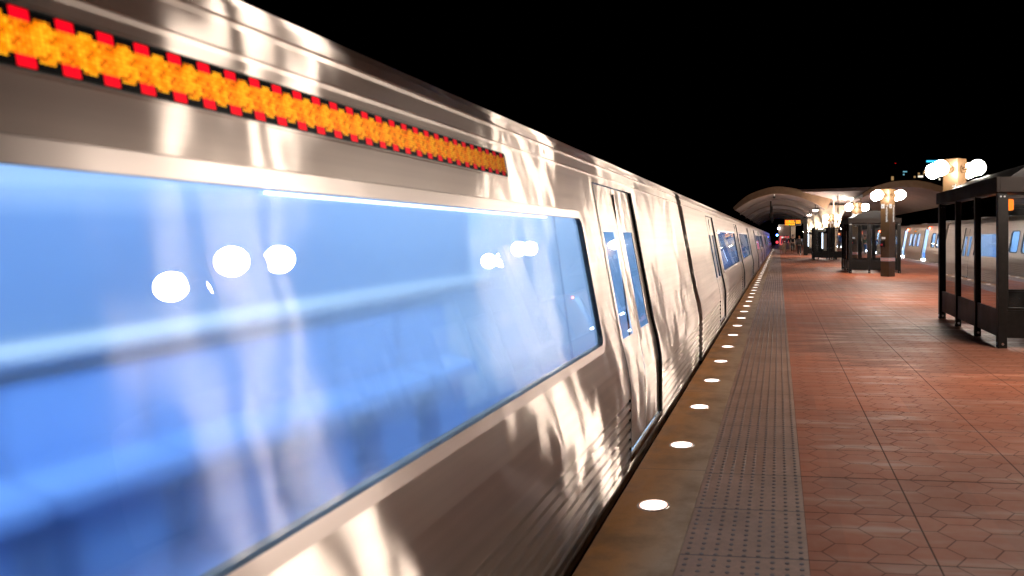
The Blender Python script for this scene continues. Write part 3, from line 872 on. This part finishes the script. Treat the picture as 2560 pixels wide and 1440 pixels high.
lv = vault('canopy_vault', [(-3.78, 3.97), (-2.9, 4.75), (-2.0, 5.24), (-.36, 5.69), (1.46, 5.5), (2.95, 4.96), (4.5, 4.93)],
      [(-3.6, 3.80), (-2.8, 4.35), (-2.0, 4.75), (-.4, 5.16), (1.4, 4.98), (2.8, 4.45), (3.9, 3.87)], 61, 142, [8, 20, 32, 44, 56, 68], 'left concrete barrel vault spanning over the near train track')
rv = vault('canopy_vault', [(5.6, 4.45), (6.36, 4.89), (7.6, 5.22), (8.94, 5.29), (10.2, 5.06), (11.3, 4.6), (12.4, 4.0)],
      [(5.6, 4.25), (6.36, 4.6), (7.6, 4.86), (8.94, 4.90), (10.2, 4.70), (11.3, 4.3), (12.3, 3.85)], 50, 142, [], 'right concrete barrel vault spanning over the stopped train track')
rl = empty('canopy_link', (0, 0, 0)); tag(rl, 'flat concrete roof slab joining the two canopy vaults', 'canopy roof')
b_ = MB()
top = [(6.4, 50.6, 4.95), (1.6, 61.6, 5.50), (1.6, 140, 5.5), (6.4, 140, 4.95)]
bot = [(6.4, 50.6, 4.70), (1.6, 61.6, 5.30), (3.0, 75, 4.3), (6.4, 75, 4.2)]
b_.add(top+bot, [(0, 1, 2, 3), (4, 7, 6, 5), (0, 4, 5, 1)]); b_.build('slab', 'concrete', rl)
# flared columns with uplights
for i, (y, lab) in enumerate(((68, 'nearest flared cream column, brightly lit, under the canopy valley'), (82, 'second flared cream column under the canopy valley'),
                              (96, 'third flared cream column under the canopy valley'), (110, 'farthest flared cream column under the canopy valley'))):
    r = empty('canopy_column', (4.7, y, 0)); tag(r, lab, 'column', 'flared canopy columns')
    b_ = MB(); secs = [(0, .55, .5), (1.6, .55, .5), (2.6, .7, 1.2), (3.4, .85, 2.4), (4.3, 1.2, 4.2)]
    vs = []
    for z, hx, hy in secs: vs += [(-hx, -hy, z), (hx, -hy, z), (hx, hy, z), (-hx, hy, z)]
    fs = []
    for k in range(len(secs)-1):
        for q in range(4): fs.append((4*k+q, 4*k+(q+1) % 4, 4*k+4+(q+1) % 4, 4*k+4+q))
    b_.add(vs, fs); b_.build('shaft', 'cream', r)
    for sx in (-1, 1):
        u_ = MB(); u_.box(sx*.95-.2, sx*.95+.2, -1.9, -1.4, 2.15, 2.30, 0, .02); q = u_.build('uplight', 'frame', r)
        MB().box(sx*.95-.18, sx*.95+.18, -1.88, -1.42, 2.302, 2.32).build('lens', 'uplight', q)
        MB().box(sx*.45-.03, sx*.45+.03, -1.7, -.5, 2.16, 2.24).build('bracket', 'frame', q)
for y, lab in ((62.6, 'nearest added box lamp on the right flank of the left vault'), (75.0, 'middle added box lamp on the right flank of the left vault'), (88.0, 'farthest added box lamp on the right flank of the left vault')):  # lamps added to brighten the people and the far floor
    r = empty('added_vault_lamp', (3.1, y, 3.75)); tag(r, lab, 'lamp', 'added box lamps under the left vault')
    MB().box(-.2, .2, 0, .9, .10, .26, 0, .02).build('housing', 'frame', r)
    MB().box(-.17, .17, .03, .87, .03, .099).build('added_lamp_diffuser', 'fillglow', r)
    for yy in (.2, .7): MB().tube((0, yy, .26), (0, yy, .62), .015, n=6).build('rod', 'frame', r)
# small glazed arch over the escalator
r = empty('skylight_arch', (5.4, 57.5, 0)); tag(r, 'small slatted white arch glowing between the vaults above the lamps', 'skylight')
def arch(b_, R_, z0, ya, yb, n=12, th=.05):
    vs = []
    for y in (ya, yb):
        for rr in (R_, R_-th):
            for k in range(n+1):
                t = math.pi*k/n; vs.append((rr*math.cos(t), y, z0+rr*.42*math.sin(t)/1))
    m_ = n+1
    fs = [(k, k+1, m_+k+1, m_+k) for k in range(n)] + [(2*m_+k, 3*m_+k, 3*m_+k+1, 2*m_+k+1) for k in range(n)]
    fs += [(k, 2*m_+k, 2*m_+k+1, k+1) for k in range(n)] + [(m_+k, m_+k+1, 3*m_+k+1, 3*m_+k) for k in range(n)]
    b_.add(vs, fs)
for q in range(9):
    b_ = MB(); arch(b_, .88, 4.72, q*.55, q*.55+.12); b_.build('slat', 'white', r)
b_ = MB(); arch(b_, .86, 4.715, .02, 4.5, th=.01); b_.build('glazing', 'glass', r)
for sx in (-1, 1):
    for yy in (0.1, 4.4):
        MB().box(sx*.85-.04, sx*.85+.04, yy-.04, yy+.04, 0, 4.73).build('leg', 'cream', r)
MB().box(-.5, .5, .6, .75, 4.50, 4.62, 0, .02).build('lamp_tray', 'uplight', r)

# hanging speakers and camera under the left vault
for y, lab in ((69.5, 'nearer black loudspeaker hanging on a rod under the left vault'), (81.5, 'farther black loudspeaker hanging on a rod under the left vault')):
    r = empty('hanging_speaker', (-.72, y, 3.4)); tag(r, lab, 'loudspeaker', 'hanging loudspeakers')
    b_ = MB(); b_.tube((0, 0, .3), (0, 0, 1.68), .07, n=10); b_.build('rod', 'frame', r)
    b_ = MB(); b_.box(-.2, .2, -.18, .18, 0, .38, 0, .04); b_.tube((0, 0, -.25), (0, 0, 0), .10, .13, 12); b_.build('speaker_body', 'frame', r)
r = empty('security_camera', (-.36, 61.9, 4.9)); tag(r, 'tiny white dome camera under the front rim of the left vault', 'camera')
MB().tube((0, 0, .05), (0, 0, .3), .04, n=8).build('stem', 'white', r); MB().sphere((0, 0, 0), .11).build('dome', 'dark', r)

# ------------------------------------------------------------------ wall block, poster, bench, signal
r = empty('service_block', (.72, 95, 0)); tag(r, 'tan masonry service block on the platform behind the walking people', 'service block')
MB().box(-.72, .72, 0, 5, 0, 3.1, 0, .02).build('wall', 'brickbeige', r)
MB().box(-.76, .76, -.04, 5.04, 3.1, 3.2, 0, .01).build('coping', 'cream', r)
b_ = MB(); b_.box(-.80, -.62, -.18, -.02, 2.60, 2.78, 0, .02); b_.build('lamp', 'lamp_and_glare', r)
r = empty('red_poster', (.72, 94.93, 0)); tag(r, 'red and white poster on the tan service block', 'poster')
MB().box(-.60, .60, 0, .05, .55, 1.72, 0, .01).build('board', emit("poster_red", (1, .16, .16), .75, False), r)
MB().box(-.62, .62, .01, .06, .50, 1.77).build('poster_frame', 'frame', r)
MB().box(-.35, -.05, -.006, -.001, 1.45, 1.62).build('pale_mark', 'signwhite', r)
r = empty('square_column', (1.75, 90, 0)); tag(r, 'plain square cream column just right of the tan service block', 'column')
MB().box(-.28, .28, -.28, .28, 0, 2.9, 0, .02).build('shaft', 'cream', r); MB().box(-.36, .36, -.36, .36, 2.9, 3.1, 0, .02).build('capital', 'cream', r)
r = empty('bench', (1.2, 88, 0)); tag(r, 'low slatted bench beside the cream column', 'bench')
b_ = MB()
for q in range(4): b_.box(-.4, .4, q*.12, q*.12+.09, .42, .46)
b_.build('seat', 'tan_cloth', r)
for sx in (-.33, .33): MB().box(sx-.04, sx+.04, 0, .45, 0, .42).build('leg', 'frame', r)
b_ = MB()
for q in range(3): b_.box(-.4, .4, .47, .50, .52+q*.13, .61+q*.13)
b_.build('backrest', 'tan_cloth', r)
r = empty('track_signal', (-.30, 151.5, -1.1)); tag(r, 'track signal past the platform end with a blue light above a red one', 'signal')
MB().tube((0, 0, 0), (0, 0, 3.6), .07, n=10).build('post', 'frame', r)
for z, m_, rr in ((3.12, 'blue', .20), (1.68, 'redsig', .27)):
    h = MB(); h.box(-.32, .32, -.08, .12, z-.32, z+.32, 0, .03); ho = h.build('signal_head', 'frame', r)
    MB().tube((0, -.10, z), (0, -.085, z), rr, n=24).build('lens', m_, ho)

# green light beyond the stopped train, seen through the shelter
r = empty('street_lamp', (31.0, 75, -1.1)); tag(r, 'small green lamp on a pole beyond the stopped train, seen through the near shelter', 'lamp')
MB().tube((0, 0, 0), (0, 0, 6.6), .08, .06, 10).build('pole', 'frame', r); MB().sphere((0, 0, 6.5), .16).build('lens', emit("green_lamp", (.05, 1, .55), 9, False), r)

# ------------------------------------------------------------------ far buildings with a few lit windows
def far_building(x, y, w_, d_, h, wins, lab, roofm=None):
    r = empty('distant_building', (x, y, -1.15)); tag(r, lab, 'building', 'buildings beyond the station')
    MB().box(-w_/2, w_/2, 0, d_, 0, h).build('wall', 'building', r)
    MB().box(-w_/2-.3, w_/2+.3, -.3, d_+.3, h, h+.8).build('parapet', 'building', r)
    for wx, wz, ww, wh, m_ in wins:
        f = MB(); f.box(wx-ww/2-.15, wx+ww/2+.15, -.12, -.02, wz-wh/2-.15, wz+wh/2+.15); fo = f.build('window', 'dark', r)
        MB().box(wx-ww/2, wx+ww/2, -.16, -.125, wz-wh/2, wz+wh/2).build('pane', m_, fo)
    return r
# coordinates from pixels (2560 px wide photograph) at distance Y
def PX(px, Y): return (px-1946)/1840*Y*1.0
def PZ(py_, Y): return EYE+(594-py_)/1840*Y+1.15
Yb = 300
cx = PX(2265, Yb)
wl = [(2223, 449, 1.0, 1.6, 'winwarm'), (2286, 438, .8, .8, 'winwarm'), (2290, 445, 2.0, .8, 'winwhite'), (2253, 433, 1.6, .5, 'wincool'), (2298, 436, .6, 1.2, 'winwarm'), (2250, 440, .6, .6, 'wincool'), (2335, 452, .7, .8, 'winwhite'), (2276, 446, .8, .8, 'winwarm')]
fb = far_building(cx, Yb, PX(2345, Yb)-PX(2205, Yb), 20, PZ(418, Yb), [(PX(a, Yb)-cx, PZ(b, Yb), c, d, e) for a, b, c, d, e in wl], 'dark apartment building above the canopy with a few lit windows')
Yc = 320; cx = PX(2335, Yc)
fb2 = far_building(cx, Yc, 8, 14, PZ(412, Yc), [], 'dark tower behind the near lamp globes with a cyan lit roof sign')
MB().box(-5.5, 3, -.9, -.4, PZ(412, Yc)+.2, PZ(408, Yc)+.3).build('roof_sign', 'cyan', fb2)
r = empty('beacon_mast', (PX(2238, Yb), Yb+8, PZ(418, Yb)-1.15+.8)); tag(r, 'thin mast with a tiny red beacon on the dark building roof', 'mast')
MB().tube((0, 0, 0), (0, 0, .6), .08, n=8).build('mast', 'frame', r); MB().sphere((0, 0, .7), .28).build('beacon', 'ledred', r)

# ------------------------------------------------------------------ people
def skin_mesh(name, verts, edges, mat, parent, sub=1, root=0):
    me = D.meshes.new(name); me.from_pydata([v[:3] for v in verts], edges, [])
    o = D.objects.new(name, me); COL.objects.link(o)
    sk = o.modifiers.new("s", 'SKIN'); sb = o.modifiers.new("b", 'SUBSURF'); sb.levels = sub; sb.render_levels = sub
    for i, v in enumerate(verts):
        r_ = v[3]; sv = me.skin_vertices[0].data[i]; sv.radius = r_ if isinstance(r_, tuple) else (r_, r_); sv.use_root = (i == root)
    bpy.context.view_layer.update()
    nm = D.meshes.new_from_object(o.evaluated_get(bpy.context.evaluated_depsgraph_get()))
    D.objects.remove(o)
    for p in nm.polygons: p.use_smooth = True
    nm.materials.clear(); nm.materials.append(M[mat]); nm.name = name
    q = D.objects.new(name, nm); COL.objects.link(q); q.parent = parent
    return q
def person(x, y, h, lab, top, legs, hair, shoes, stride=.22, armspread=.0, rz=0.0, long_hair=False, coat_len=.0, turn=1):
    """a walker seen from behind; faces +Y"""
    r = empty('person', (x, y, 0), rz); tag(r, lab, 'person', 'people on the platform')
    k = h/1.75; s = stride*turn
    hip = .93*k
    def V(a, b, c, rad): return (a*k, b*k, c*k, rad*k if not isinstance(rad, tuple) else (rad[0]*k, rad[1]*k))
    body = [V(0, 0, .95, (.13, .09)), V(0, 0, 1.15, (.12, .085)), V(0, .0, 1.38, (.155, .10)), V(0, .0, 1.50, .055), V(0, .015, 1.58, .055), V(0, .02, 1.67, (.075, .088)), V(0, .015, 1.74, (.05, .06)),
            V(-.19, 0, 1.42, .052), V(-.24-armspread, -s*.5, 1.16, .042), V(-.24-armspread*1.5, s*.25, .93, .033), V(-.24-armspread*1.5, s*.5, .84, .03),
            V(.19, 0, 1.42, .052), V(.24+armspread, s*.5, 1.16, .042), V(.24+armspread*1.5, -s*.1, .93, .033), V(.24+armspread*1.5, s*.15, .84, .03),
            V(-.09, 0, .88, .085), V(-.10, s*.9, .50, .058), V(-.10, s*.8, .09, .038), V(-.10, s*.8+.13, .035, .032),
            V(.09, 0, .88, .085), V(.10, -s*.3, .50, .058), V(.10, -s*1.3, .12, .038), V(.10, -s*1.3+.12, .05, .032)]
    ed = [(0, 1), (1, 2), (2, 3), (3, 4), (4, 5), (5, 6), (2, 7), (7, 8), (8, 9), (9, 10), (2, 11), (11, 12), (12, 13), (13, 14), (0, 15), (15, 16), (16, 17), (17, 18), (0, 19), (19, 20), (20, 21), (21, 22)]
    skin_mesh('body', body, ed, 'skin', r)
    # fingers
    for sx, i in ((-1, 10), (1, 14)):
        hx, hy, hz = body[i][:3]
        vs = [(hx, hy, hz, .026*k)]; es = []
        for q in range(4):
            vs.append((hx, hy+(-.03+.02*q)*k, hz-.05*k, .009*k)); vs.append((hx-sx*.01*k, hy+(-.03+.02*q)*k+.01*k, hz-(.095-.006*abs(q-1.5))*k, .008*k)); es += [(0, 2*q+1), (2*q+1, 2*q+2)]
        vs.append((hx, hy+.04*k, hz-.02*k, .010*k)); vs.append((hx, hy+.055*k, hz-.055*k, .009*k)); es += [(0, 9), (9, 10)]
        skin_mesh('hand', vs, es, 'skin', r)
    e_ = .018
    tv = [V(0, 0, .93-coat_len, (.15+e_, .11+e_)), V(0, 0, 1.15, (.13+e_, .095+e_)), V(0, 0, 1.36, (.165+e_, .115+e_)), V(0, 0, 1.47, (.085, .075)),
          V(-.195, 0, 1.40, .07), V(-.24-armspread, -s*.5, 1.16, .060), V(-.24-armspread*1.5, s*.25, .94, .048),
          V(.195, 0, 1.40, .07), V(.24+armspread, s*.5, 1.16, .060), V(.24+armspread*1.5, -s*.1, .94, .048)]
    skin_mesh('jacket', tv, [(0, 1), (1, 2), (2, 3), (2, 4), (4, 5), (5, 6), (2, 7), (7, 8), (8, 9)], top, r)
    lv_ = [V(0, 0, .97, (.145, .10)), V(-.09, 0, .86, .098), V(-.10, s*.9, .50, .074), V(-.10, s*.8, .12, .058),
           V(.09, 0, .86, .098), V(.10, -s*.3, .50, .074), V(.10, -s*1.3, .15, .058)]
    skin_mesh('trousers', lv_, [(0, 1), (1, 2), (2, 3), (0, 4), (4, 5), (5, 6)], legs, r)
    for a, b in ((17, 18), (21, 22)):
        A, B = body[a], body[b]
        skin_mesh('shoe', [(A[0], A[1]-.02*k, max(.045*k, B[2]), .045*k), (B[0], B[1]+.03*k, B[2], .038*k)], [(0, 1)], shoes, r)
    hv = [V(0, .005, 1.755, (.055, .065)), V(0, -.02, 1.69, (.088, .09)), V(0, -.045, 1.62, (.075, .06))]
    if long_hair: hv += [V(0, -.06, 1.52, (.07, .045))]
    skin_mesh('hair', hv, [(i, i+1) for i in range(len(hv)-1)], hair, r)
    # face
    f = MB(); f.sphere((0, .112*k, 1.655*k), .014*k, nu=8, nv=6); f.build('nose', 'skin', r)
    f = MB()
    for sx in (-1, 1): f.sphere((sx*.032*k, .098*k, 1.68*k), .010*k, nu=8, nv=6)
    f.build('eyes', 'hair_dark', r)
    f = MB(); f.box(-.022*k, .022*k, .092*k, .103*k, 1.618*k, 1.626*k); f.build('mouth', 'red_cloth', r)
    return r
person(.52, 70.5, 1.74, 'person in navy jacket and tan trousers with a dark red backpack walking away', 'navy_cloth', 'tan_cloth', 'hair_dark', 'black_cloth', .10)
person(1.46, 76.5, 1.84, 'person all in black with arms held out walking beside the cream column', 'black_cloth', 'black_cloth', 'hair_dark', 'black_cloth', .16, .07, turn=-1)
person(1.75, 63.0, 1.66, 'auburn haired person in grey sleeves with a black backpack near the display post', 'grey_cloth', 'black_cloth', 'hair_auburn', 'shoe_pale', .14, .05, long_hair=True)
person(.95, 84.0, 1.78, 'person in dark clothes half hidden behind the navy jacket, in front of the red poster', 'black_cloth', 'navy_cloth', 'hair_dark', 'black_cloth', .12)
person(8.15, 71.0, 1.74, 'person in green jacket and blue jeans by the stopped train, seen through the second shelter', 'green_cloth', 'jeans_cloth', 'hair_dark', 'black_cloth', .10, rz=-.9)
person(8.2, 64.0, 1.66, 'person in dark blue coat beside the stopped train, seen through the second shelter', 'navy_cloth', 'black_cloth', 'hair_dark', 'black_cloth', .2, rz=-.6, coat_len=.2)
def backpack(x, y, z, w_, h_, m_, patch, lab):
    r = empty('backpack', (x, y, z)); tag(r, lab, 'backpack')
    MB().box(-w_/2, w_/2, -.20, 0, 0, h_, 0, .06).build('bag', m_, r)
    MB().box(-w_*.36, w_*.36, -.25, -.19, .04, h_*.5, 0, .03).build('pocket', m_, r)
    if patch: MB().box(-.01, w_*.30, -.255, -.249, h_*.18, h_*.38).build('pale_patch', 'white', r)
    for sx in (-1, 1): MB().box(sx*w_*.3-.02, sx*w_*.3+.02, -.02, .03, .08, h_+.03).build('strap', 'black_cloth', r)
backpack(.52, 70.5-.11, 1.02, .32, .46, 'red_cloth', True, 'dark red backpack on the person in the navy jacket')
backpack(1.75, 63.0-.11, .92, .34, .50, 'black_cloth', False, 'large black backpack on the auburn haired person')
